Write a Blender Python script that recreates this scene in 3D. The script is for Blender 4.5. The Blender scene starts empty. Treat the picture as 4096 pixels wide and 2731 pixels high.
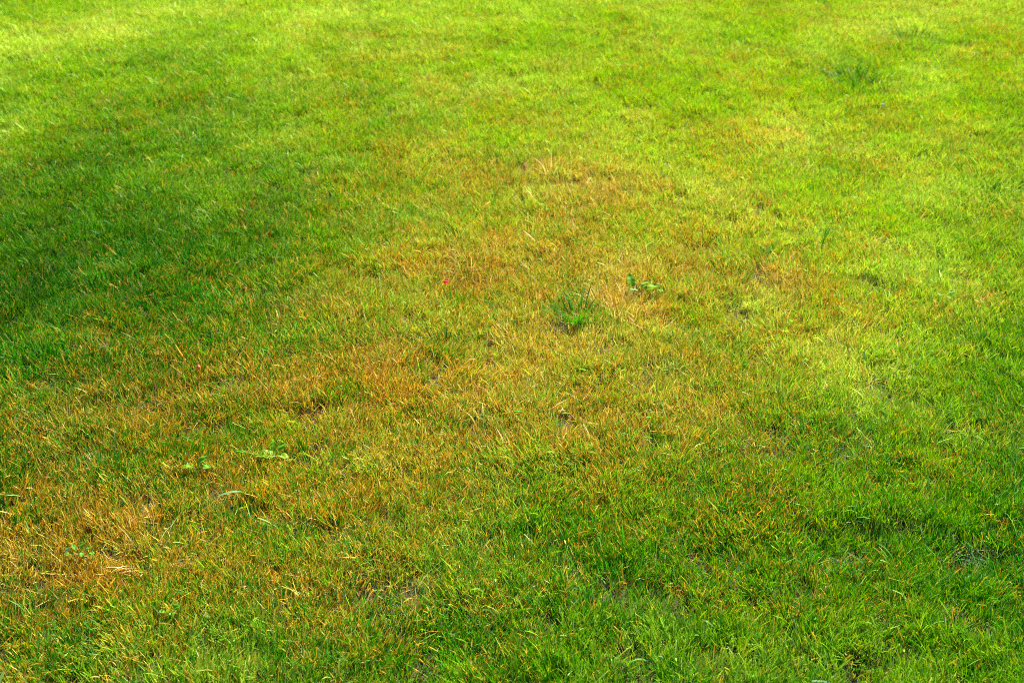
import bpy, math, random
import numpy as np
from mathutils import Vector, noise

rng = np.random.default_rng(7)
random.seed(7)
scene = bpy.context.scene
COL = scene.collection

# ------------------------------------------------------------------ camera, sky, sun, exposure
CAM_H = 1.65
PITCH = math.radians(29.0)
FOCAL = 50.0
cam_d = bpy.data.cameras.new('camera')
cam = bpy.data.objects.new('camera', cam_d); COL.objects.link(cam)
cam.location = (0, 0, CAM_H)
cam.rotation_euler = (math.pi / 2 - PITCH, 0, 0)
cam_d.lens = FOCAL; cam_d.sensor_width = 36.0
cam_d.clip_start = 0.05; cam_d.clip_end = 2000
cam_d.dof.use_dof = True
cam_d.dof.focus_distance = 2.80
cam_d.dof.aperture_fstop = 6.0
scene.camera = cam

SUN_EL = math.radians(43.0)
SUN_AZ = math.radians(25.0)          # from +Y (ahead of the camera) towards +X
world = bpy.data.worlds.new('World'); scene.world = world
world.use_nodes = True
wn = world.node_tree
bg = wn.nodes.get('Background') or wn.nodes.new('ShaderNodeBackground')
out = wn.nodes.get('World Output') or wn.nodes.new('ShaderNodeOutputWorld')
sky = wn.nodes.new('ShaderNodeTexSky')
sky.sky_type = 'NISHITA'; sky.sun_disc = False
sky.sun_elevation = SUN_EL; sky.sun_rotation = SUN_AZ
sky.air_density = 1.0; sky.dust_density = 1.5
wn.links.new(sky.outputs[0], bg.inputs[0]); wn.links.new(bg.outputs[0], out.inputs[0])
bg.inputs[1].default_value = 0.06
sun_d = bpy.data.lights.new('sun', 'SUN'); sun = bpy.data.objects.new('sun', sun_d); COL.objects.link(sun)
sun_d.energy = 5.0; sun_d.angle = math.radians(0.53); sun_d.color = (1.0, 0.94, 0.84)
sdir = Vector((math.sin(SUN_AZ) * math.cos(SUN_EL), math.cos(SUN_AZ) * math.cos(SUN_EL), math.sin(SUN_EL)))
sun.rotation_euler = sdir.to_track_quat('Z', 'Y').to_euler()
sun.location = sdir * 30
scene.view_settings.view_transform = 'Standard'
scene.view_settings.look = 'None'
scene.view_settings.exposure = 2.0
scene.view_settings.gamma = 1.0
scene.view_settings.use_curve_mapping = False
scene.cycles.use_denoising = False
scene.cycles.max_bounces = 6; scene.cycles.diffuse_bounces = 4; scene.cycles.glossy_bounces = 2
scene.cycles.transmission_bounces = 4; scene.cycles.transparent_max_bounces = 4
scene.cycles.filter_width = 1.0

# ------------------------------------------------------------------ helpers
FPX = 4096 * FOCAL / 36.0
def at(px, py, z=0.0):
    """ground point seen at a place of the photograph"""
    dx = (px - 2048) / FPX; dy = (py - 1365.5) / FPX
    d = Vector((dx, math.cos(PITCH) - dy * math.sin(PITCH), -math.sin(PITCH) - dy * math.cos(PITCH)))
    k = (z - CAM_H) / d.z
    return Vector((d.x * k, d.y * k, z))

def tag(o, label=None, cat=None, group=None, kind=None):
    if label: o['label'] = label
    if cat: o['category'] = cat
    if group: o['group'] = group
    if kind: o['kind'] = kind
    return o

def vnoise(x, y, scale, seed):
    """smooth value noise, vectorised, about -1..1"""
    r = np.random.default_rng(seed)
    T = r.uniform(-1, 1, (256, 256))
    u = x * scale + 1000.3; v = y * scale + 1000.7
    i = np.floor(u).astype(int); j = np.floor(v).astype(int)
    f = u - i; g = v - j
    f = f * f * (3 - 2 * f); g = g * g * (3 - 2 * g)
    a = T[i % 256, j % 256]; b = T[(i + 1) % 256, j % 256]
    c = T[i % 256, (j + 1) % 256]; d = T[(i + 1) % 256, (j + 1) % 256]
    return (a * (1 - f) + b * f) * (1 - g) + (c * (1 - f) + d * f) * g

def fbm(x, y, scale, seed, octv=3):
    s = 0; a = 1.0; t = 0
    ang = 0.6
    for k in range(octv):
        xr = x * math.cos(ang * k) - y * math.sin(ang * k); yr = x * math.sin(ang * k) + y * math.cos(ang * k)
        s = s + a * vnoise(xr, yr, scale * 2 ** k, seed + k); t += a; a *= 0.55
    return s / t

# ------------------------------------------------------------------ how the turf, and the light painted into its colour, vary over the ground
GX = [0, 512, 1024, 1536, 2048, 2560, 3072, 3584, 4096]
GY = [0, 455, 910, 1365, 1820, 2275, 2731]
DRY = [[.08, .12, .12, .14, .12, .12, .22, .22, .18],
       [.06, .10, .20, .28, .26, .28, .24, .22, .22],
       [.02, .00, .05, .36, .62, .52, .36, .22, .16],
       [.03, .22, .52, .66, .80, .68, .48, .24, .06],
       [.45, .58, .60, .56, .50, .42, .24, .10, .05],
       [.52, .64, .60, .42, .26, .18, .14, .06, .04],
       [.40, .30, .24, .20, .14, .12, .10, .08, .06]]
LIME = [[.85, .9, .95, .9, 1., 1., 1., .95, .75],  # lime tone of the grass; far rows also carry painted sunlit brightness
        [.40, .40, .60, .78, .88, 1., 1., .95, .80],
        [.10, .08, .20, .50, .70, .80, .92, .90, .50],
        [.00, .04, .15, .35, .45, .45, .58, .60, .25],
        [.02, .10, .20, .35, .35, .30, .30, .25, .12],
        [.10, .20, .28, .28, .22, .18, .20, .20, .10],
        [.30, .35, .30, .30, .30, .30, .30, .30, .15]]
PALE = [[.25, .30, .15, .30, .15, .20, .25, .40, .10],  # bleached straw; in the far rows also painted sheen
        [.15, .05, .10, .25, .10, .15, .20, .25, .10],
        [.10, .10, .15, .30, .60, .50, .35, .40, .30],
        [.05, .10, .15, .30, .70, .50, .50, .30, .20],
        [.20, .25, .30, .35, .35, .35, .20, .15, .10],
        [.30, .30, .40, .45, .20, .15, .10, .10, .05],
        [.30, .20, .20, .20, .15, .15, .15, .10, .05]]
cpos = []; cval = []; crad = []
for r, py in enumerate(GY):
    for c, px in enumerate(GX):
        p = at(px, py); q = at(px + 512, py); s = at(px, py - 300) if py > 0 else at(px, py) + (at(px, py) - at(px, 300)) 
        cpos.append((p.x, p.y)); crad.append((abs(q.x - p.x) * .62, max(abs(s.y - p.y) * .95, .15)))
        cval.append((DRY[r][c], LIME[r][c], PALE[r][c]))
cpos = np.array(cpos); cval = np.array(cval); crad = np.array(crad)
# single patches, the far bright and pale ones painted sun streaks: px, py, half width px, half height px, dry, lime, pale, strength
PATCH = [(2330, 770, 230, 90, .95, .5, .85, .9), (2180, 1040, 260, 120, .95, .5, .95, .9), (1820, 1120, 240, 70, 1., .3, .15, .8),
         (2450, 1220, 150, 130, .95, .6, 1., .85), (2290, 1230, 110, 70, .10, .1, .1, .7), (1150, 1690, 150, 70, .85, .2, .5, .6),
         (1830, 1400, 160, 70, .30, .2, .2, .6), (3100, 1200, 260, 80, .85, .6, .8, .7), (520, 2120, 230, 130, .78, .3, .35, .6),
         (1250, 1980, 220, 110, .85, .5, .75, .6), (150, 2230, 170, 90, .7, .2, .2, .6), (2650, 100, 140, 45, .10, 1., .2, .9),
         (3350, 310, 170, 70, .05, .45, .1, .7), (3640, 160, 90, 60, .1, .3, .1, .5), (1200, 150, 110, 55, .25, 1., 1., .95), (1330, 60, 200, 30, .2, 1., 1., .8), (700, 60, 260, 25, .2, 1., .9, .8), (60, 190, 160, 45, .1, .9, .9, .7), (3560, 120, 180, 40, .2, .9, 1., .8), (3250, 230, 120, 50, .2, .9, .9, .7), (3700, 280, 90, 50, .1, .8, .9, .7), (3130, 560, 110, 60, .4, 1., 1., .8), (2550, 30, 200, 20, .3, .9, .8, .6), (1050, 500, 160, 45, .15, .5, .6, .5), (1950, 420, 200, 50, .3, .8, .6, .5), (3420, 640, 130, 50, .3, .9, .9, .6),
         (330, 130, 220, 35, .3, 1., .9, .8), (3420, 2240, 150, 60, .25, .0, .0, .9),
         (3880, 2270, 110, 60, .1, .0, .0, .8), (1050, 1790, 160, 60, .15, .8, .5, .7), (2200, 2150, 300, 90, .2, .1, .1, .6),
         (3600, 2050, 380, 120, .08, .3, .0, .5), (880, 480, 400, 130, .15, .3, .35, .4), (600, 750, 500, 120, .03, .15, .1, .5),
         (1700, 1560, 150, 80, .75, .4, .3, .6), (3280, 1480, 160, 60, .5, .5, .7, .5), (2750, 1580, 120, 120, .85, .2, .1, .5),
         (3920, 1165, 90, 30, .9, .6, 1., .7), (150, 1230, 250, 120, .05, .0, .05, .6), (780, 1160, 300, 90, .35, .05, .05, .5)]
pp = []
for px, py, hw, hh, d, l, pl, st in PATCH:
    p = at(px, py); q = at(px + hw, py); s = at(px, py - hh)
    pp.append((p.x, p.y, abs(q.x - p.x), abs(s.y - p.y), d, l, pl, st))

def turf(x, y):
    """dryness, lime and paleness of the turf, with the painted sun streaks, at ground points"""
    wx = x + .10 * fbm(x, y, 2.3, 11); wy = y + .12 * fbm(x, y, 2.3, 15)
    W = np.zeros(len(x)); V = np.zeros((len(x), 3))
    for (cx, cy), v, (rx, ry) in zip(cpos, cval, crad):
        d2 = ((wx - cx) / rx) ** 2 + ((wy - cy) / ry) ** 2
        w = np.exp(-d2 * .9) + 1e-5 / (1 + d2)
        W += w; V += w[:, None] * v
    V /= W[:, None]
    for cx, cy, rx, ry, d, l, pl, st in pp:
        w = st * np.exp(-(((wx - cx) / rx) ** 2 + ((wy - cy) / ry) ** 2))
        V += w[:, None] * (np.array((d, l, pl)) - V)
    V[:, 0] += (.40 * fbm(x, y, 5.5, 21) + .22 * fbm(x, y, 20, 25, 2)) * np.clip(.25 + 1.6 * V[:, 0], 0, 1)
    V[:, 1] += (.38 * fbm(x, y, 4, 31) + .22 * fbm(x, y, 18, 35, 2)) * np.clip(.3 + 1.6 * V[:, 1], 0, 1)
    V[:, 2] += .60 * fbm(x, y, 4.5, 41) + .25 * fbm(x, y, 15, 45, 2)
    V[:, 0] = np.clip(V[:, 0] - .05, 0, 1) * .78
    return np.clip(V, 0, 1)

# ------------------------------------------------------------------ materials
def nn(nt, t, **k):
    n = nt.nodes.new(t)
    for a, b in k.items(): setattr(n, a, b)
    return n
def mixc(nt, fac, a, b, blend='MIX'):
    m = nt.nodes.new('ShaderNodeMix'); m.data_type = 'RGBA'; m.blend_type = blend
    for s, v in ((m.inputs[0], fac), (m.inputs[6], a), (m.inputs[7], b)):
        if isinstance(v, (int, float)): s.default_value = v
        elif isinstance(v, tuple): s.default_value = (*v, 1)
        else: nt.links.new(v, s)
    return m.outputs[2]
def mth(nt, op, a, b=None, c=None, clamp=False):
    m = nt.nodes.new('ShaderNodeMath'); m.operation = op; m.use_clamp = clamp
    for s, v in zip(m.inputs, (a, b, c)):
        if v is None: continue
        if isinstance(v, (int, float)): s.default_value = v
        else: nt.links.new(v, s)
    return m.outputs[0]
def ramp(nt, fac, stops, interp='LINEAR'):
    r = nt.nodes.new('ShaderNodeValToRGB'); r.color_ramp.interpolation = interp
    els = r.color_ramp.elements
    while len(els) > 1: els.remove(els[-1])
    els[0].position = stops[0][0]; els[0].color = (*stops[0][1], 1)
    for p, c in stops[1:]:
        e = els.new(p); e.color = (*c, 1)
    nt.links.new(fac, r.inputs[0]); return r.outputs[0]

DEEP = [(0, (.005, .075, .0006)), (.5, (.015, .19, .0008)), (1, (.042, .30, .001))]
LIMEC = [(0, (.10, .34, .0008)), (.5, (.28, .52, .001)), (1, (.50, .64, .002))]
DEADO = [(0, (.16, .06, .004)), (.35, (.40, .18, .008)), (.7, (.58, .32, .015)), (1, (.62, .44, .05))]
DEADP = [(0, (.32, .18, .02)), (.4, (.54, .37, .04)), (.75, (.60, .48, .08)), (1, (.80, .66, .32))]

def leaf_surface(nt, col, transl=.38, rough=.42, spec=.5):
    p = nn(nt, 'ShaderNodeBsdfPrincipled')
    nt.links.new(col, p.inputs['Base Color']); p.inputs['Roughness'].default_value = rough
    p.inputs['Specular IOR Level'].default_value = spec
    t = nn(nt, 'ShaderNodeBsdfTranslucent')
    nt.links.new(mixc(nt, 1.0, col, (1.0, .95, .5), 'MULTIPLY'), t.inputs[0])
    m = nn(nt, 'ShaderNodeMixShader'); m.inputs[0].default_value = transl
    nt.links.new(p.outputs[0], m.inputs[1]); nt.links.new(t.outputs[0], m.inputs[2])
    o = nn(nt, 'ShaderNodeOutputMaterial'); nt.links.new(m.outputs[0], o.inputs[0])
    return p

def new_mat(name):
    m = bpy.data.materials.new(name); m.use_nodes = True
    m.node_tree.nodes.clear(); return m, m.node_tree

def blade_material():
    m, nt = new_mat('turf_blades')
    a = nn(nt, 'ShaderNodeAttribute', attribute_type='INSTANCER', attribute_name='field')
    a2 = nn(nt, 'ShaderNodeAttribute', attribute_type='GEOMETRY', attribute_name='own_field')
    sep = nn(nt, 'ShaderNodeSeparateColor'); nt.links.new(mixc(nt, 1.0, a.outputs['Color'], a2.outputs['Color'], 'ADD'), sep.inputs[0])
    dry, lime, pale = sep.outputs
    gp = nn(nt, 'ShaderNodeNewGeometry'); nz = nn(nt, 'ShaderNodeTexNoise'); nz.inputs['Scale'].default_value = 16; nz.inputs['Detail'].default_value = 2
    nt.links.new(gp.outputs['Position'], nz.inputs['Vector'])
    sn = nn(nt, 'ShaderNodeSeparateColor'); nt.links.new(nz.outputs['Color'], sn.inputs[0])
    dry = mth(nt, 'ADD', dry, mth(nt, 'MULTIPLY_ADD', sn.outputs[0], .5, -.25), clamp=True)
    lime = mth(nt, 'ADD', lime, mth(nt, 'MULTIPLY_ADD', sn.outputs[1], .5, -.25), clamp=True)
    b = nn(nt, 'ShaderNodeAttribute', attribute_type='GEOMETRY', attribute_name='blade')
    sb = nn(nt, 'ShaderNodeSeparateColor'); nt.links.new(b.outputs['Color'], sb.inputs[0])
    r1, r2, tt = sb.outputs                # class draw, tint draw, position along the blade
    c2 = nn(nt, 'ShaderNodeAttribute', attribute_type='GEOMETRY', attribute_name='blade_extra')
    sc = nn(nt, 'ShaderNodeSeparateColor'); nt.links.new(c2.outputs['Color'], sc.inputs[0])
    r3, r4, glau = sc.outputs
    # green of the living blade
    ltint = mth(nt, 'ADD', lime, mth(nt, 'MULTIPLY_ADD', r3, .5, -.25), clamp=True)
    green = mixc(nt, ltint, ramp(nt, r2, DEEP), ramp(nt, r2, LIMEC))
    green = mixc(nt, mth(nt, 'MULTIPLY', glau, .65), green, (.22, .38, .13))
    painted_sheen = mth(nt, 'MULTIPLY', mth(nt, 'MULTIPLY', pale, lime), mth(nt, 'MULTIPLY', mth(nt, 'GREATER_THAN', r3, .40), .95))
    green = mixc(nt, painted_sheen, green, (.62, .72, .14))  # whitish sheen and sun streaks of the far grass, painted into the green
    # cut end of a blade gone tan, more often on stressed turf
    tipw = mth(nt, 'GREATER_THAN', tt, mth(nt, 'MULTIPLY_ADD', r4, .5, .80))
    tipw = mth(nt, 'MULTIPLY', tipw, mth(nt, 'GREATER_THAN', mth(nt, 'MULTIPLY_ADD', dry, .9, .30), r3))
    green = mixc(nt, tipw, green, (.55, .36, .05))
    # a living blade is paler and yellower near its base
    green = mixc(nt, mth(nt, 'MULTIPLY', mth(nt, 'SUBTRACT', .30, tt, clamp=True), 1.0), green, (.14, .24, .01))
    # dead blade
    ptint = mth(nt, 'ADD', pale, mth(nt, 'MULTIPLY_ADD', r3, .7, -.35), clamp=True)
    dead = mixc(nt, ptint, ramp(nt, r2, DEADO), ramp(nt, r2, DEADP))
    # half-dead: yellow at the tip, green below
    isdead = mth(nt, 'LESS_THAN', r1, dry)
    half = mth(nt, 'LESS_THAN', r1, mth(nt, 'MULTIPLY_ADD', dry, 1.15, .06))
    halfw = mth(nt, 'MULTIPLY', half, mth(nt, 'MULTIPLY_ADD', tt, 1.6, -.45, clamp=True))
    col = mixc(nt, halfw, green, (.42, .36, .02))
    col = mixc(nt, isdead, col, dead)
    # fine veins and blotches along the blade
    tc = nn(nt, 'ShaderNodeNewGeometry')
    no = nn(nt, 'ShaderNodeTexNoise'); no.inputs['Scale'].default_value = 260; no.inputs['Detail'].default_value = 2
    nt.links.new(tc.outputs['Position'], no.inputs['Vector'])
    v = mth(nt, 'MULTIPLY_ADD', no.outputs[0], .5, .75)
    hs = nn(nt, 'ShaderNodeHueSaturation'); nt.links.new(v, hs.inputs['Value']); nt.links.new(col, hs.inputs['Color'])
    leaf_surface(nt, hs.outputs[0], .26, .5, .11)
    return m
MAT_BLADE = blade_material()

def plain_leaf(name, stops, scale=90, transl=.4, rough=.55, spec=.12):
    m, nt = new_mat(name)
    tc = nn(nt, 'ShaderNodeTexCoord')
    no = nn(nt, 'ShaderNodeTexNoise'); no.inputs['Scale'].default_value = scale; no.inputs['Detail'].default_value = 3
    nt.links.new(tc.outputs['Object'], no.inputs['Vector'])
    f = mth(nt, 'MULTIPLY_ADD', no.outputs[0], 1.8, -.4, clamp=True)
    leaf_surface(nt, ramp(nt, f, stops), transl, rough, spec)
    return m
M_DARK = plain_leaf('dark_green_leaf', [(0, (.006, .07, .002)), (1, (.022, .15, .003))])
M_MID = plain_leaf('mid_green_leaf', [(0, (.02, .14, .002)), (1, (.06, .24, .003))])
M_LIME = plain_leaf('lime_leaf', [(0, (.16, .34, .005)), (1, (.32, .48, .01))])
M_BLUE = plain_leaf('blue_green_leaf', [(0, (.05, .18, .06)), (1, (.13, .28, .10))])
M_WEED = plain_leaf('weed_leaf', [(0, (.05, .19, .004)), (1, (.13, .32, .012))], 60, .3)
M_WEEDY = plain_leaf('yellowing_weed_leaf', [(0, (.07, .22, .003)), (1, (.22, .32, .006))], 60, .3)
M_STRAW = plain_leaf('bleached_straw', [(0, (.45, .36, .12)), (1, (.72, .62, .32))])
M_ORANGE = plain_leaf('orange_straw', [(0, (.40, .16, .015)), (1, (.62, .32, .03))])
M_RED = plain_leaf('red_petal', [(0, (.55, .003, .006)), (1, (.65, .012, .02))], 200, .35)
M_BERRY = plain_leaf('berry_skin', [(0, (.42, .05, .01)), (1, (.60, .16, .03))], 300, .05, .3, .5)
M_STEM = plain_leaf('pale_stem', [(0, (.16, .28, .03)), (1, (.30, .36, .08))])

# ------------------------------------------------------------------ ground
def ground_height(x, y):
    return .012 * fbm(x, y, 1.1, 51, 3) + .006 * fbm(x, y, 6, 57, 2)
HOLLOWS = [(at(3420, 2235), .10, .022), (at(3890, 2270), .09, .018), (at(3350, 330), .12, .014), (at(1150, 1700), .09, .012), (at(1820, 1150), .10, .010)]
def height(x, y):
    z = ground_height(x, y)
    for p, r, d in HOLLOWS:
        z = z - d * np.exp(-((x - p.x) ** 2 + (y - p.y) ** 2) / r ** 2)
    return z

m, nt = new_mat('soil_and_thatch')
tc = nn(nt, 'ShaderNodeNewGeometry')
n1 = nn(nt, 'ShaderNodeTexNoise'); n1.inputs['Scale'].default_value = 35; n1.inputs['Detail'].default_value = 8
n2 = nn(nt, 'ShaderNodeTexNoise'); n2.inputs['Scale'].default_value = 400; n2.inputs['Detail'].default_value = 4
for q in (n1, n2): nt.links.new(tc.outputs['Position'], q.inputs['Vector'])
soil = ramp(nt, n1.outputs[0], [(.3, (.014, .008, .0015)), (.5, (.035, .020, .003)), (.7, (.09, .045, .006))])
soil = mixc(nt, mth(nt, 'MULTIPLY', n2.outputs[0], .6), soil, (.05, .05, .003))
# far off, where single blades are no longer built, the ground carries the lawn's own mean colour
sp = nn(nt, 'ShaderNodeSeparateXYZ'); nt.links.new(tc.outputs['Position'], sp.inputs[0])
rad = mth(nt, 'SQRT', mth(nt, 'ADD', mth(nt, 'POWER', mth(nt, 'ABSOLUTE', sp.outputs[0]), 2), mth(nt, 'POWER', mth(nt, 'ABSOLUTE', mth(nt, 'SUBTRACT', sp.outputs[1], 4)), 2)))
n3 = nn(nt, 'ShaderNodeTexNoise'); n3.inputs['Scale'].default_value = 1.3; n3.inputs['Detail'].default_value = 10
nt.links.new(tc.outputs['Position'], n3.inputs['Vector'])
lawnc = ramp(nt, n3.outputs[0], [(.3, (.05, .14, .006)), (.5, (.11, .22, .008)), (.7, (.22, .22, .02))])
soil = mixc(nt, mth(nt, 'MULTIPLY_ADD', rad, .4, -2.4, clamp=True), soil, lawnc)
p = nn(nt, 'ShaderNodeBsdfPrincipled'); nt.links.new(soil, p.inputs['Base Color']); p.inputs['Roughness'].default_value = .95
bmp = nn(nt, 'ShaderNodeBump'); bmp.inputs['Strength'].default_value = .8; bmp.inputs['Distance'].default_value = .006
nt.links.new(n2.outputs[0], bmp.inputs['Height']); nt.links.new(bmp.outputs[0], p.inputs['Normal'])
o = nn(nt, 'ShaderNodeOutputMaterial'); nt.links.new(p.outputs[0], o.inputs[0])
MAT_SOIL = m

def axis(lo, hi, step, far):
    core = np.arange(lo, hi + step / 2, step)
    tail = np.array([.3, 1, 3, 8, 20, 60, 150, 400.])
    return np.concatenate([(lo - tail)[::-1], core, hi + tail])
xs = axis(-3.6, 3.6, .04, 400); ys = axis(.4, 9.0, .04, 400)
X, Y = np.meshgrid(xs, ys)
Z = height(X.ravel(), Y.ravel())
me = bpy.data.meshes.new('ground')
nxg, nyg = len(xs), len(ys)
idx = np.arange(nxg * nyg).reshape(nyg, nxg)
F = np.stack([idx[:-1, :-1], idx[:-1, 1:], idx[1:, 1:], idx[1:, :-1]], -1).reshape(-1, 4)
me.from_pydata(np.stack([X.ravel(), Y.ravel(), Z], 1).tolist(), [], F.tolist())
me.polygons.foreach_set('use_smooth', np.ones(len(me.polygons), bool))
me.materials.append(MAT_SOIL)
ground = bpy.data.objects.new('ground', me); COL.objects.link(ground); tag(ground, kind='structure')

# ------------------------------------------------------------------ unseen tree, its crown placed to shade the left of the lawn
bark, nt = new_mat('bark')
tcb = nn(nt, 'ShaderNodeTexCoord'); nb = nn(nt, 'ShaderNodeTexNoise'); nb.inputs['Scale'].default_value = 14; nb.inputs['Detail'].default_value = 8
nt.links.new(tcb.outputs['Object'], nb.inputs['Vector'])
pb = nn(nt, 'ShaderNodeBsdfPrincipled'); pb.inputs['Roughness'].default_value = .9
nt.links.new(ramp(nt, nb.outputs[0], [(.3, (.04, .028, .018)), (.7, (.16, .12, .085))]), pb.inputs['Base Color'])
ob_ = nn(nt, 'ShaderNodeOutputMaterial'); nt.links.new(pb.outputs[0], ob_.inputs[0])
def limb_mesh(name, pts, r0, r1):
    V = []; Fc = []; n_ = 10
    for i, p in enumerate(pts):
        d = (pts[min(i + 1, len(pts) - 1)] - pts[max(i - 1, 0)]).normalized(); a = d.orthogonal().normalized(); b = d.cross(a)
        r = r0 + (r1 - r0) * i / (len(pts) - 1)
        for k in range(n_):
            q = 2 * math.pi * k / n_; rr = r * (1 + .12 * math.sin(3 * q + i)); V.append(tuple(p + a * rr * math.cos(q) + b * rr * math.sin(q)))
    for i in range(len(pts) - 1):
        for k in range(n_): Fc.append((i * n_ + k, i * n_ + (k + 1) % n_, (i + 1) * n_ + (k + 1) % n_, (i + 1) * n_ + k))
    me = bpy.data.meshes.new(name); me.from_pydata(V, [], Fc); me.materials.append(bark)
    me.polygons.foreach_set('use_smooth', np.ones(len(Fc), bool)); return me
def shade_to_crown(x, y, h):
    """where, at height h, something must be to shade a ground point"""
    k = h / math.tan(SUN_EL); return Vector((x + math.sin(SUN_AZ) * k, y + math.cos(SUN_AZ) * k, h))
LOBES = [(-1.95, 3.12, 11.5, 1.45, 1.0, 1050), (-1.35, 3.2, 11.0, 1.0, .9, 260), (-2.9, 2.8, 11.8, 1.3, .9, 1000), (-3.2, 3.9, 11.2, 1.1, .9, 900), (-4.2, 5.4, 12.0, 1.3, 1.2, 1500), (-4.6, 4.2, 11.4, 1.3, 1.2, 1400), (-2.0, 3.8, 11.4, 1.2, .7, 280)]
tb = Vector((-3.5, 17.5, 0))
tree = bpy.data.objects.new('unseen_shade_tree', None); COL.objects.link(tree); tree.location = tb
tag(tree, 'unseen leafy tree beyond the lawn, its crown placed to shade the dark green left part', 'tree')
fork = Vector((.2, -.3, 8.0))
def tpart(name, me): o = bpy.data.objects.new(name, me); COL.objects.link(o); o.parent = tree; return o
tpart('trunk', limb_mesh('trunk', [Vector((0, 0, -.2)), Vector((.02, 0, .5)), Vector((.1, .05, 1.8)), Vector((.1, .0, 4.5)), fork], .26, .13))
LV = []
rt = np.random.default_rng(5)
for lx, ly, h, rx, ry, nl in LOBES:
    c = shade_to_crown(lx, ly, h) - tb
    tpart('limb', limb_mesh('limb', [fork - Vector((0, 0, .15)), fork.lerp(c, .4) + Vector((0, 0, .25)), c], .055, .012))
    P_ = rt.normal(0, .5, (nl, 3)); P_ /= np.maximum(1, np.linalg.norm(P_, axis=1) / 1.15)[:, None]
    hub = P_[rt.integers(0, 60, nl)] * .9                          # leaves sit in sprays with gaps between
    P_ = hub + rt.normal(0, .16, (nl, 3))
    LV.append(P_ * np.array([rx, ry, .32]) + np.array(c))
LV = np.concatenate(LV); nl = len(LV)
u1 = rt.normal(0, 1, (nl, 3)); u1 /= np.linalg.norm(u1, axis=1)[:, None]
u2 = np.cross(u1, rt.normal(0, 1, (nl, 3))); u2 /= np.linalg.norm(u2, axis=1)[:, None]
u3 = np.cross(u1, u2); L_ = rt.uniform(.03, .05, nl)[:, None]
VV = np.stack([LV - u1 * L_, LV - u2 * L_ * .45 + u3 * L_ * .1, LV + u1 * L_, LV + u2 * L_ * .45 + u3 * L_ * .1, LV - u3 * L_ * .08], 1).reshape(-1, 3)
q = np.arange(nl)[:, None] * 5
FF = np.concatenate([q + np.array([[0, 1, 4]]), q + np.array([[1, 2, 4]]), q + np.array([[2, 3, 4]]), q + np.array([[3, 0, 4]])])
me = bpy.data.meshes.new('crown'); me.from_pydata(VV.tolist(), [], FF.tolist()); me.materials.append(M_MID)
tag(tpart('crown', me), kind='stuff')

# ------------------------------------------------------------------ blades
DENS = (2100, 1450, 600, 600)      # clumps per square metre: lush, fine, thatch, wide
def blade_mesh(name, B, segs=4, mat=None, extra=True):
    """B: dict of arrays for n blades -> one mesh. base xyz, azimuth, lean (from vertical), bend, length, width, tip ratio, twist"""
    n = len(B['az']); R = segs + 1
    t = np.linspace(0, 1, R)
    ang = B['lean'][:, None] + B['bend'][:, None] * t[None, :] ** 1.3
    ds = (B['len'] / segs)[:, None]
    am = (ang[:, 1:] + ang[:, :-1]) / 2
    hx = np.concatenate([np.zeros((n, 1)), np.cumsum(np.sin(am) * ds, 1)], 1)
    hz = np.concatenate([np.zeros((n, 1)), np.cumsum(np.cos(am) * ds, 1)], 1)
    azt = B['az'][:, None] + B['swirl'][:, None] * t
    ca, sa = np.cos(azt), np.sin(azt)
    cx = B['x'][:, None] + hx * ca; cy = B['y'][:, None] + hx * sa
    cz = B['z'][:, None] + np.maximum(hz, -.006 + .006 * t)
    # width direction: horizontal, perpendicular to the bend, rolled by the twist about the blade
    tw = B['tw'][:, None] + B['tw2'][:, None] * t
    side = np.stack([-sa, ca, np.zeros_like(sa)], -1)
    up = np.stack([-np.cos(ang) * ca, -np.cos(ang) * sa, np.sin(ang)], -1)
    wd = side * np.cos(tw)[..., None] + up * np.sin(tw)[..., None]
    prof = np.interp(t, [0, .25, .7, 1], [.7, 1, .92, 0])[None, :] + np.interp(t, [0, .7, 1], [0, 0, 1])[None, :] * B['tip'][:, None]
    w = (B['w'] / 2)[:, None] * prof
    C = np.stack([cx, cy, cz], -1)
    L = C - wd * w[..., None]; Rr = C + wd * w[..., None]
    V = np.stack([L, Rr], 2).reshape(n, R * 2, 3)
    k = np.arange(segs)
    f = np.stack([2 * k, 2 * k + 1, 2 * k + 3, 2 * k + 2], 1)
    Fc = (f[None] + (np.arange(n) * R * 2)[:, None, None]).reshape(-1, 4)
    me = bpy.data.meshes.new(name)
    V = V.reshape(-1, 3)
    me.vertices.add(len(V)); me.vertices.foreach_set('co', V.astype(np.float32).ravel())
    me.loops.add(Fc.size); me.loops.foreach_set('vertex_index', Fc.astype(np.int32).ravel())
    me.polygons.add(len(Fc)); me.polygons.foreach_set('loop_start', np.arange(0, Fc.size, 4, dtype=np.int32))
    me.polygons.foreach_set('use_smooth', np.ones(len(Fc), bool))
    me.update(calc_edges=True)
    if extra:
        a = me.attributes.new('blade', 'FLOAT_VECTOR', 'POINT')
        tt = np.broadcast_to(t[None, :, None], (n, R, 2))
        d = np.stack([np.broadcast_to(B['r1'][:, None, None], (n, R, 2)), np.broadcast_to(B['r2'][:, None, None], (n, R, 2)), tt], -1)
        a.data.foreach_set('vector', d.astype(np.float32).ravel())
        if 'F' in B:
            a = me.attributes.new('own_field', 'FLOAT_VECTOR', 'POINT')
            a.data.foreach_set('vector', np.repeat(B['F'], R * 2, 0).astype(np.float32).ravel())
        a = me.attributes.new('blade_extra', 'FLOAT_VECTOR', 'POINT')
        d = np.stack([np.broadcast_to(B[q][:, None, None], (n, R, 2)) for q in ('r3', 'r4', 'gl')], -1)
        a.data.foreach_set('vector', d.astype(np.float32).ravel())
    me.materials.append(mat)
    return me


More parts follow.
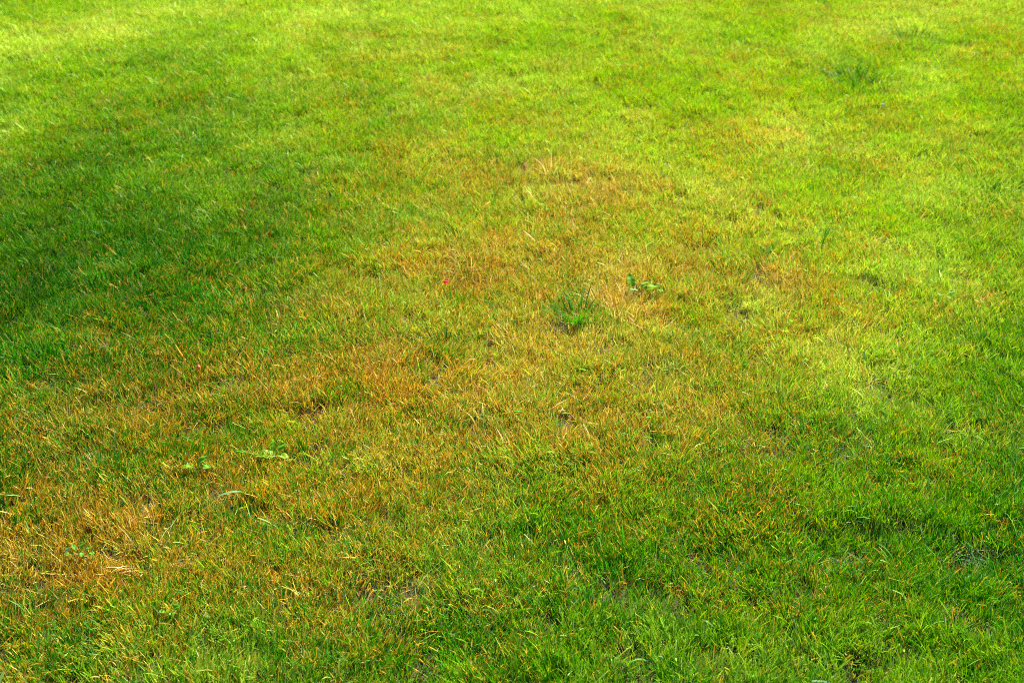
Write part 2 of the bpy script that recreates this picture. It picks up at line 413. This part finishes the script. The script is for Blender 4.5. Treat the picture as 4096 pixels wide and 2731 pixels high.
# kinds of blade: width, length, lean (mean, sd), bend, tip ratio, cutting height, share blue-green, towards dead, blades per clump, clump radius
KIND = dict(
    lush=dict(wid=(.0011, .0021), ln=(.025, .046), lean=(.15, .14), bend=(.0, .45), tip=(.4, .7), top=.033, gl=.07, db=0, n=9, R=.014),
    fine=dict(wid=(.0007, .0013), ln=(.022, .046), lean=(.4, .32), bend=(-.3, .8), tip=(.3, .6), top=.030, gl=.04, db=.02, n=11, R=.018),
    thatch=dict(wid=(.0006, .0013), ln=(.025, .055), lean=(1.25, .22), bend=(-.1, .5), tip=(.3, .6), top=None, gl=.02, db=.25, n=10, R=.03),
    wide=dict(wid=(.0020, .0033), ln=(.032, .062), lean=(.5, .3), bend=(.2, 1.1), tip=(.3, .6), top=.044, gl=.38, db=0, n=4, R=.012))
def in_view(x, y, m):
    return (y > 1.55 - m) & (y < 6.3 + m) & (np.abs(x) < .36 * y + .25 + m)
def grow(kind, dens, box, keepf):
    K = KIND[kind]
    s = 1 / math.sqrt(dens); x0, x1, y0, y1 = box
    Xg, Yg = np.meshgrid(np.arange(x0, x1, s), np.arange(y0, y1, s)); x = Xg.ravel(); y = Yg.ravel()
    x = x + rng.uniform(-.8, .8, len(x)) * s; y = y + rng.uniform(-.8, .8, len(y)) * s
    k = keepf(x, y); x = x[k]; y = y[k]
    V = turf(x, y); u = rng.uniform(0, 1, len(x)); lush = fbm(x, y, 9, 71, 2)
    d = V[:, 0]
    keep = {'lush': np.clip(1.1 - .85 * d + .25 * lush, .15, 1), 'fine': np.clip(.30 + 1.0 * d, 0, 1),
            'thatch': np.clip(.25 + 1.1 * d, 0, 1), 'wide': np.clip(.5 + .6 * lush - .4 * d, .05, 1)}[kind]
    keep = u < keep; x = x[keep]; y = y[keep]; V = V[keep]; lush = lush[keep]; d = V[:, 0]
    sc = {'lush': .97 + .34 * lush - .22 * d, 'fine': 1 + .15 * lush, 'thatch': 1 + 0 * d, 'wide': .92 + .15 * lush - .12 * d}[kind]
    sc = sc * rng.uniform(.85, 1.2, len(x))
    flow = 2.6 * math.pi * fbm(x, y, 3.0, 61, 2); amt = (.20 + .24 * fbm(x, y, 4.0, 65, 2)) * (0 if kind == 'thatch' else 1)
    cl = rng.normal(0, .2, (len(x), 2))                     # each clump leans a little its own way
    V = V + rng.normal(0, .07, V.shape)
    n = K['n']; rep = lambda q: np.repeat(q, n, 0)
    N = len(x) * n; U = rng.uniform
    rad = K['R'] * np.sqrt(U(0, 1, N)); th = U(0, 2 * math.pi, N)
    ox = rad * np.cos(th); oy = rad * np.sin(th)
    bx = rep(x) + ox; by = rep(y) + oy
    az = th + rng.normal(0, 1.1, N)                          # blades fan outwards from the crown of the clump
    lean = np.abs(rng.normal(K['lean'][0], K['lean'][1], N))
    lx = lean * np.cos(az) + rep(amt * np.cos(flow) + cl[:, 0]); ly = lean * np.sin(az) + rep(amt * np.sin(flow) + cl[:, 1])
    az = np.arctan2(ly, lx); lean = np.minimum(np.hypot(lx, ly), 1.52)
    S = rep(sc)
    B = dict(x=bx, y=by, z=height(bx, by) + U(-.002, .002, N) + (U(0, .010, N) if kind == 'thatch' else 0), az=az, lean=lean,
             bend=U(*K['bend'], N), len=U(*K['ln'], N) * S, w=U(*K['wid'], N) * np.sqrt(S), tip=np.where(U(0, 1, N) < .6, U(*K['tip'], N), .08),
             swirl=rng.normal(0, .25, N), tw=rng.normal(0, .7, N), tw2=rng.normal(0, .5, N),
             r1=np.clip(U(0, 1, N) - K['db'], 0, 1), r2=U(0, 1, N), r3=U(0, 1, N), r4=U(0, 1, N), gl=(U(0, 1, N) < K['gl'] * (.4 + 1.6 * rep(np.clip(.35 + 1.9 * fbm(x, y, 5, 81, 2), 0, 1.4)))) * U(.4, 1, N),
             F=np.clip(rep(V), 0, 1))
    if K['top']:
        h = B['len'] * np.cos(np.minimum(B['lean'] + B['bend'] * .4, 1.5)); kk = np.minimum(1, K['top'] * S * U(.85, 1.12, N) / np.maximum(h, 1e-4))
        B['len'] = B['len'] * kk
    return B
def own_rows(B, m):
    return {k: v[m] for k, v in B.items()}
# the lawn is thinner where a tuft or weed has crowded it out
CLEAR = [(at(px, py), r) for px, py, r in ((2310, 1270, .045), (1780, 1415, .03), (2930, 1115, .03), (3275, 985, .03),
         (2965, 2620, .02), (2850, 2720, .04), (2750, 2705, .02), (2560, 1185, .035), (800, 1900, .030), (1070, 1850, .040), (330, 2240, .035), (690, 2490, .02), (1815, 1240, .03),
         (3420, 2235, .05), (3890, 2265, .04), (799, 1525, .022), (1785, 1145, .022))]
def cleared(x, y):
    k = np.ones(len(x), bool)
    for p, r in CLEAR: k &= ((x - p.x) ** 2 + (y - p.y) ** 2 > r * r * .6) | (rng.uniform(0, 1, len(x)) < .3)
    return k
inner = lambda x, y: in_view(x, y, .05) & cleared(x, y)
tot = 0
spec = [('lush', DENS[0], 3), ('fine', DENS[1], 2), ('thatch', DENS[2], 2), ('wide', DENS[3], 4)]
def join_meshes(name, parts):
    """several generated meshes with the same attributes -> one"""
    obs = []
    big = bpy.data.meshes.new(name)
    co = []; lv = []; ls = []; at3 = {'blade': [], 'blade_extra': [], 'own_field': []}
    vo = 0; lo = 0
    for me in parts:
        nv = len(me.vertices); nl = len(me.loops); npg = len(me.polygons)
        a = np.empty(nv * 3, np.float32); me.vertices.foreach_get('co', a); co.append(a)
        b = np.empty(nl, np.int32); me.loops.foreach_get('vertex_index', b); lv.append(b + vo)
        ls.append(np.arange(0, nl, 4, dtype=np.int32) + lo)
        for q in at3:
            c = np.empty(nv * 3, np.float32); me.attributes[q].data.foreach_get('vector', c); at3[q].append(c)
        vo += nv; lo += nl
        bpy.data.meshes.remove(me)
    co = np.concatenate(co); lv = np.concatenate(lv); ls = np.concatenate(ls)
    big.vertices.add(len(co) // 3); big.vertices.foreach_set('co', co)
    big.loops.add(len(lv)); big.loops.foreach_set('vertex_index', lv)
    big.polygons.add(len(ls)); big.polygons.foreach_set('loop_start', ls); big.polygons.foreach_set('use_smooth', np.ones(len(ls), bool))
    big.update(calc_edges=True)
    for q, c in at3.items():
        a = big.attributes.new(q, 'FLOAT_VECTOR', 'POINT'); a.data.foreach_set('vector', np.concatenate(c))
    big.materials.append(MAT_BLADE)
    return big
parts = []
for kind, dens, segs in spec:
    B = grow(kind, dens, (-2.9, 2.9, 1.3, 6.6), inner)
    B['len'] = B['len'] * .98
    parts.append(blade_mesh('p', B, segs, MAT_BLADE)); tot += len(B['x']) * segs * 2
    print(kind, len(B['x']))
print('lawn triangles', tot)
big = join_meshes('lawn_grass', parts)
lawn = bpy.data.objects.new('lawn_grass', big); COL.objects.link(lawn)
tag(lawn, 'short mown green lawn grass with scorched orange and straw patches', 'grass', kind='stuff')

# the same lawn going on outside the photograph: turf pieces spread by geometry nodes
src = bpy.data.collections.new('turf_sources')
NV = 16
for v in range(NV):
    prt = []
    for kind, dens, segs in (('lush', 4200, 3), ('fine', 2400, 3), ('thatch', 1300, 2), ('wide', 500, 3)):
        B = grow(kind, dens, (v * 9 + 20, v * 9 + 20.13, 30, 30.13), lambda x, y: (x - v * 9 - 20.065) ** 2 + (y - 30.065) ** 2 < .055 ** 2)
        B['x'] = B['x'] - (v * 9 + 20.065); B['y'] = B['y'] - 30.065
        B['z'] = B['z'] - height(np.array([v * 9 + 20.065]), np.array([30.065]))[0]
        B['F'] = B['F'] * 0
        prt.append(blade_mesh('q', B, segs, MAT_BLADE))
    src.objects.link(bpy.data.objects.new('turf_piece_%02d' % v, join_meshes('turf_piece', prt)))
Xg, Yg = np.meshgrid(np.arange(-6.5, 6.5, .09), np.arange(-.8, 12, .09)); x = Xg.ravel(); y = Yg.ravel()
x = x + rng.uniform(-.03, .03, len(x)); y = y + rng.uniform(-.03, .03, len(y)); n = len(x)
me = bpy.data.meshes.new('low_turf_grass')
me.vertices.add(n); me.vertices.foreach_set('co', np.stack([x, y, height(x, y)], 1).astype(np.float32).ravel())
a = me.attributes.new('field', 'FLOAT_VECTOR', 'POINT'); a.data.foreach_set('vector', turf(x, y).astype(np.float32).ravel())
a = me.attributes.new('spin', 'FLOAT_VECTOR', 'POINT')
a.data.foreach_set('vector', np.stack([0 * x, 0 * x, rng.uniform(0, 6.28, n)], 1).astype(np.float32).ravel())
a = me.attributes.new('piece', 'INT', 'POINT'); a.data.foreach_set('value', rng.integers(0, NV, n).astype(np.int32))
me.materials.append(MAT_BLADE)
outer = bpy.data.objects.new('low_turf_grass', me); COL.objects.link(outer)
tag(outer, 'low dense turf between the longer blades and all around', 'grass', kind='stuff')
g = bpy.data.node_groups.new('spread_turf', 'GeometryNodeTree')
g.interface.new_socket('Geometry', in_out='INPUT', socket_type='NodeSocketGeometry')
g.interface.new_socket('Geometry', in_out='OUTPUT', socket_type='NodeSocketGeometry')
gi = g.nodes.new('NodeGroupInput'); go = g.nodes.new('NodeGroupOutput')
ci = g.nodes.new('GeometryNodeCollectionInfo'); ci.inputs['Collection'].default_value = src
ci.inputs['Separate Children'].default_value = True; ci.inputs['Reset Children'].default_value = True
iop = g.nodes.new('GeometryNodeInstanceOnPoints'); iop.inputs['Pick Instance'].default_value = True
def gattr(name, typ):
    q = g.nodes.new('GeometryNodeInputNamedAttribute'); q.data_type = typ; q.inputs['Name'].default_value = name
    return q.outputs['Attribute']
g.links.new(gi.outputs[0], iop.inputs['Points']); g.links.new(ci.outputs[0], iop.inputs['Instance'])
g.links.new(gattr('piece', 'INT'), iop.inputs['Instance Index'])
e2r = g.nodes.new('FunctionNodeEulerToRotation'); g.links.new(gattr('spin', 'FLOAT_VECTOR'), e2r.inputs[0])
g.links.new(e2r.outputs[0], iop.inputs['Rotation'])
g.links.new(iop.outputs[0], go.inputs[0])
md = outer.modifiers.new('spread', 'NODES'); md.node_group = g

# ------------------------------------------------------------------ single plants and scraps that stand out of the lawn
def ppm(py):
    """photograph pixels per metre at a height in the picture"""
    return FPX / (CAM_H / (math.sin(PITCH) + (py - 1365.5) / FPX * math.cos(PITCH)))
def root(name, px, py, label, cat, group=None, rz=0, dz=0):
    p = at(px, py); o = bpy.data.objects.new(name, None); COL.objects.link(o)
    o.empty_display_size = .02
    o.location = (p.x, p.y, float(height(np.array([p.x]), np.array([p.y]))[0]) + dz); o.rotation_euler = (0, 0, rz)
    return tag(o, label, cat, group)
def part(name, me, parent, loc=(0, 0, 0), rot=(0, 0, 0), sc=1.0):
    o = bpy.data.objects.new(name, me); COL.objects.link(o); o.parent = parent
    o.location = loc; o.rotation_euler = rot; o.scale = (sc, sc, sc) if isinstance(sc, (int, float)) else sc
    return o
_bm = {}
def blade_part(mat, v, wr):
    key = (mat.name, v, wr)
    if key not in _bm:
        r = np.random.default_rng(900 + v)
        one = lambda q: np.array([float(q)])
        B = dict(x=one(0), y=one(0), z=one(0), az=one(0), lean=one(.02), bend=one([.25, .5, .8, 1.15, .35, .65][v]), len=one(1.0), w=one(wr),
                 tip=one([.1, .4, .1, .08, .5, .1][v]), swirl=one(r.normal(0, .2)), tw=one(r.normal(0, .4)), tw2=one(r.normal(0, .5)))
        _bm[key] = blade_mesh('blade', B, 8, mat, extra=False)
    return _bm[key]
def grass_tuft(px, py, n, ln, wr, mats, label, spread=.5, rad=.012, lean=0.0, lean_az=0.0, name='grass_tuft', group='tufts standing out of the lawn', seed=0):
    """n blades ln metres long fanning out of one crown"""
    r = random.Random(px * 7 + py + seed)
    t = root(name, px, py, label, 'tuft', group)
    for k in range(n):
        az = r.uniform(0, 2 * math.pi); a = r.uniform(0, 1) ** .7 * spread; rr = rad * math.sqrt(r.random())
        dx = math.cos(az) * a + math.cos(lean_az) * lean; dy = math.sin(az) * a + math.sin(lean_az) * lean
        q = math.atan2(dy, dx); tilt = min(math.hypot(dx, dy), 1.45)
        L = ln * .95 * r.uniform(.6, 1.1)
        part('blade', blade_part(r.choice(mats), r.randrange(6), wr), t, (rr * math.cos(az), rr * math.sin(az), 0), (0, tilt, q), L)
    return t

def leaf_mesh(kind, mat, seed=0):
    """unit-long leaf along +X with a folded midrib, a curved blade and its own outline"""
    r = random.Random(seed); nx, ny = 14, 3
    V = []; Fc = []
    for i in range(nx + 1):
        t = i / nx
        if kind == 'oval': w = .27 * math.sin(math.pi * min(1, t * .96 + .03)) ** .75 + .01
        elif kind == 'round': w = .44 * math.sqrt(max(0, 1 - (2 * t - 1) ** 2)) + .015
        elif kind == 'toothed':
            w = .30 * math.sin(math.pi * min(1, t ** .8 * .97 + .02)) ** .8 * (1 - .38 * (.5 + .5 * math.cos(t * 2 * math.pi * 4.5))) + .015
        else: w = .13 * math.sin(math.pi * min(1, t * .96 + .03)) ** .6 + .006
        for j in range(-ny, ny + 1):
            s_ = j / ny
            V.append((t - .10 * t * t, w * s_, .10 * w * abs(s_) * 4 * .5 - .30 * t * t * .6 + .04 * math.sin(t * 9 + s_ * 3 + seed)))
    m_ = 2 * ny + 1
    for i in range(nx):
        for j in range(m_ - 1):
            a = i * m_ + j; Fc.append((a, a + 1, a + m_ + 1, a + m_))
    me = bpy.data.meshes.new('leaf'); me.from_pydata(V, [], Fc); me.materials.append(mat)
    me.polygons.foreach_set('use_smooth', np.ones(len(Fc), bool))
    return me
def stem_mesh(h, rad, mat, lean=.15):
    V = []; Fc = []
    for i in range(5):
        t = i / 4
        for k in range(5):
            a = k * 2 * math.pi / 5; V.append((math.cos(a) * rad * (1 - .4 * t) + lean * h * t * t, math.sin(a) * rad * (1 - .4 * t), h * t))
    for i in range(4):
        for k in range(5): Fc.append((i * 5 + k, i * 5 + (k + 1) % 5, (i + 1) * 5 + (k + 1) % 5, (i + 1) * 5 + k))
    me = bpy.data.meshes.new('stem'); me.from_pydata(V, [], Fc); me.materials.append(mat); return me
def weed(px, py, label, leaves, group='broad-leaved weeds in the lawn', stem=.03):
    """leaves: (dx px, dy px up, length px, outline, material, heading deg (0 = right, 90 = away), pitch deg up)"""
    t = root('broadleaf_weed', px, py, label, 'weed', group); k = ppm(py)
    part('stem', stem_mesh(stem, .0011, M_STEM), t)
    for i, (dx, dy, L, kind, mat, hd, pit) in enumerate(leaves):
        h = .027 + abs(dy) / k * .4
        lx, ly = dx / k, dy / k * .25
        lf = part('leaf', leaf_mesh(kind, mat, i + px), t, (lx, ly, h), (0, -math.radians(pit), math.radians(hd)), L / k)
        d = math.hypot(lx, ly) + 1e-6                      # its stalk runs from the crown to the leaf base
        V = []; n_ = 4; Fc = []
        for a_ in range(7):
            q = a_ / 6; zz = h * (1 - (1 - q) ** 2)
            for b_ in range(n_):
                an = b_ * 2 * math.pi / n_; V.append((lx * q + .0007 * math.cos(an), ly * q + .0007 * math.sin(an), zz))
        for a_ in range(6):
            for b_ in range(n_): Fc.append((a_ * n_ + b_, a_ * n_ + (b_ + 1) % n_, (a_ + 1) * n_ + (b_ + 1) % n_, (a_ + 1) * n_ + b_))
        me = bpy.data.meshes.new('leaf_stalk'); me.from_pydata(V, [], Fc); me.materials.append(M_STEM)
        part('leaf_stalk', me, t)
    return t

# tufts
grass_tuft(2310, 1290, 57, .095, 0.037, [M_MID, M_DARK, M_MID], 'large dark green grass tuft in the middle of the pale straw patch', .75, .035)
grass_tuft(2225, 1250, 15, .07, 0.041, [M_DARK, M_MID], 'small dark green tuft just left of the large central dark tuft', .7, .02)
grass_tuft(1815, 1250, 27, .065, 0.041, [M_DARK, M_MID], 'dark green tuft below the red petal in orange turf', .65, .025)
grass_tuft(1780, 1430, 40, .07, 0.041, [M_DARK, M_MID, M_DARK], 'dark green tuft left of centre, below the brown orange patch', .65, .035)
grass_tuft(1240, 1850, 23, .06, 0.041, [M_DARK, M_MID], 'dark green tuft right of the bright flat leaf in straw turf', .65, .02)
grass_tuft(2930, 1130, 44, .065, 0.041, [M_DARK, M_MID], 'dark green tuft in yellowed turf to the right of the pale patch', .8, .04)
grass_tuft(3275, 1000, 37, .065, 0.041, [M_DARK, M_MID], 'dark green tuft with arching blades, upper right of the yellowed turf', .8, .035)
grass_tuft(3420, 350, 60, .09, 0.037, [M_DARK, M_MID], 'wide dark green tuft among pale lime grass near the top right', .85, .07)
grass_tuft(3500, 360, 57, .08, 0.034, [M_MID, M_LIME], 'feathery lime green tuft right beside the wide dark tuft at the top', .9, .06)
grass_tuft(3640, 190, 68, .08, 0.037, [M_DARK, M_MID], 'blurred dark green tuft near the top edge at the right', .8, .09)
grass_tuft(2965, 2640, 15, .060, 0.051, [M_LIME], 'upright yellow green fan of blades near the bottom edge', .22, .006, .15, 0)
grass_tuft(2750, 2725, 20, .055, 0.051, [M_LIME, M_MID], 'yellow green pointed blades at the bottom edge, left of the orange tipped tuft', .35, .02)
grass_tuft(2850, 2745, 51, .050, 0.041, [M_LIME, M_LIME, M_ORANGE], 'yellow green tuft with orange tips cut by the bottom edge', .6, .035)
grass_tuft(3665, 2545, 17, .055, 0.044, [M_LIME, M_MID], 'small bright yellow green tuft at the lower right in dark grass', .3, .01)
grass_tuft(3480, 2300, 34, .085, 0.031, [M_BLUE, M_DARK, M_MID], 'blue green blades arching left over the dark hollow at lower right', .4, .03, 1.15, math.radians(170))
grass_tuft(3330, 2300, 20, .08, 0.031, [M_BLUE, M_DARK], 'blue green blades lying flat at the left rim of the dark hollow', .35, .03, 1.2, math.radians(15))
grass_tuft(3990, 2280, 30, .085, 0.031, [M_DARK, M_BLUE, M_MID], 'dark arching tuft close to the right edge in the lower part', .5, .03, 1.0, math.radians(165))
grass_tuft(2205, 720, 15, .09, 0.020, [M_STRAW], 'upright bleached straw stalks above the orange top of the pale patch', .25, .02, group='dry straw in the lawn')
grass_tuft(2300, 770, 44, .07, 0.020, [M_STRAW, M_ORANGE], 'flattened pinkish straw clump at the top of the dry patch', 1.3, .05, group='dry straw in the lawn')
grass_tuft(2470, 1250, 68, .075, 0.017, [M_STRAW], 'bleached white straw clump below the broad-leaved weed', 1.2, .07, group='dry straw in the lawn')
grass_tuft(1880, 1080, 57, .07, 0.019, [M_STRAW, M_ORANGE], 'straw clump behind the red petal', 1.2, .06, group='dry straw in the lawn')
grass_tuft(3920, 1185, 37, .06, 0.020, [M_STRAW], 'wisp of curled bleached straw lying on green grass at the right edge', 1.35, .035, name='straw_wisp', group='dry straw in the lawn')
grass_tuft(600, 2240, 44, .075, 0.020, [M_ORANGE, M_STRAW], 'orange straw clump in the lower left dry patch', 1.1, .05, group='dry straw in the lawn')
grass_tuft(1130, 1720, 44, .07, 0.018, [M_ORANGE, M_STRAW], 'matted pinkish straw in the brown spot left of centre', 1.4, .05, group='dry straw in the lawn')
# weeds
weed(2560, 1200, 'broad-leaved weed with jagged leaves right of the central dark tuft',
     [(-30, 40, 62, 'toothed', M_WEED, 110, 50), (5, 28, 52, 'toothed', M_WEEDY, 50, 30), (18, 14, 78, 'toothed', M_WEEDY, 8, 22), (62, 10, 70, 'narrow', M_WEED, -70, 30), (-10, 6, 44, 'oval', M_WEED, 200, 25)])
weed(800, 1915, 'small weed with one yellow leaf in brown turf, left of the flat leaf',
     [(0, 38, 56, 'toothed', M_WEED, 45, 40), (-20, 18, 52, 'toothed', M_WEEDY, 190, 12), (15, 8, 36, 'round', M_WEED, 10, 10), (-38, 0, 42, 'narrow', M_BLUE, 110, 20)])
weed(1090, 1860, 'bright flat-leaved weed with pale stalk in yellow green turf',
     [(-60, 4, 100, 'oval', M_WEEDY, 2, 4), (30, 30, 50, 'oval', M_WEED, 60, 40), (10, 40, 45, 'toothed', M_WEED, 100, 50), (-95, 22, 60, 'narrow', M_WEED, 175, 15), (20, 2, 60, 'oval', M_WEEDY, -20, 8)])
weed(330, 2260, 'small-leaved light green weed in the dry turf at the lower left',
     [(-20, 50, 34, 'oval', M_WEED, 130, 30), (0, 60, 34, 'oval', M_WEED, 80, 45), (18, 48, 34, 'oval', M_WEED, 30, 30), (28, 25, 32, 'oval', M_WEED, 350, 15),
      (-30, 22, 32, 'oval', M_WEED, 190, 15), (5, 30, 32, 'oval', M_WEED, 280, 10), (-70, 10, 50, 'narrow', M_BLUE, 60, 35)])
weed(690, 2500, 'clover-like weed with round leaves near the bottom left',
     [(-22, 6, 26, 'round', M_WEED, 190, 20), (18, 20, 28, 'round', M_WEED, 60, 45), (0, -4, 22, 'round', M_WEED, 300, 10)])
weed(3780, 1230, 'little leafy weed at the right among fresh green grass',
     [(-16, 8, 30, 'oval', M_WEED, 180, 20), (12, 14, 32, 'oval', M_WEED, 40, 30), (0, -2, 28, 'oval', M_WEED, 290, 10)])

# scraps on the grass
def scrap(name, px, py, me, label, cat, L, rot, z=.030):
    p = at(px, py, z); o = bpy.data.objects.new(name, me); COL.objects.link(o)
    o.location = p; o.rotation_euler = rot; o.scale = (L, L, L); return tag(o, label, cat)
scrap('petal', 1778, 1134, leaf_mesh('round', M_RED, 3), 'red petal lying in dry straw above the dark hollow', 'petal', .015, (.5, -.5, .9), .034)
scrap('petal', 3288, 282, leaf_mesh('round', bpy.data.materials.get('yellowing_weed_leaf'), 5), 'tiny yellow petal in pale grass at the top right', 'petal', .014, (.4, -.5, .4), .044)
scrap('leaf_scrap', 3530, 428, leaf_mesh('oval', M_BLUE, 9), 'whitish leaf scrap lying on the lime grass at upper right', 'leaf', .022, (.2, -.6, 1.1), .036)
wb = blade_part(M_BLUE, 2, .09)
scrap('fallen_blade', 3245, 2722, wb, 'pale blue green blade lying flat at the bottom edge of the photo', 'grass blade', .045, (0, 1.5, .05), .028)
scrap('fallen_blade', 870, 1985, wb, 'wide blue green blade lying in orange straw, lower left', 'grass blade', .055, (0, 1.35, .5), .040)
# small berry: ball with a dimple, a calyx and a stalk
bt = root('berry', 799, 1515, 'small orange red berry lying in the brown orange turf', 'berry', dz=.030)
V = []; Fc = []
nu, nv = 12, 8
for i in range(nv + 1):
    ph = math.pi * i / nv
    for k in range(nu):
        a = 2 * math.pi * k / nu; rr = .0058 * (1 + .05 * math.cos(5 * a) * math.sin(ph))
        V.append((rr * math.sin(ph) * math.cos(a), rr * math.sin(ph) * math.sin(a), .0055 * math.cos(ph) - (.0015 if i == 0 else 0)))
for i in range(nv):
    for k in range(nu): Fc.append((i * nu + k, (i + 1) * nu + k, (i + 1) * nu + (k + 1) % nu, i * nu + (k + 1) % nu))
me = bpy.data.meshes.new('flesh'); me.from_pydata(V, [], Fc); me.polygons.foreach_set('use_smooth', np.ones(len(Fc), bool)); me.materials.append(M_BERRY)
part('flesh', me, bt, (0, 0, 0), (.6, -.3, 0))
part('stalk', stem_mesh(.010, .0006, M_STEM, .4), bt, (0, 0, .003), (.6, -.3, 0))
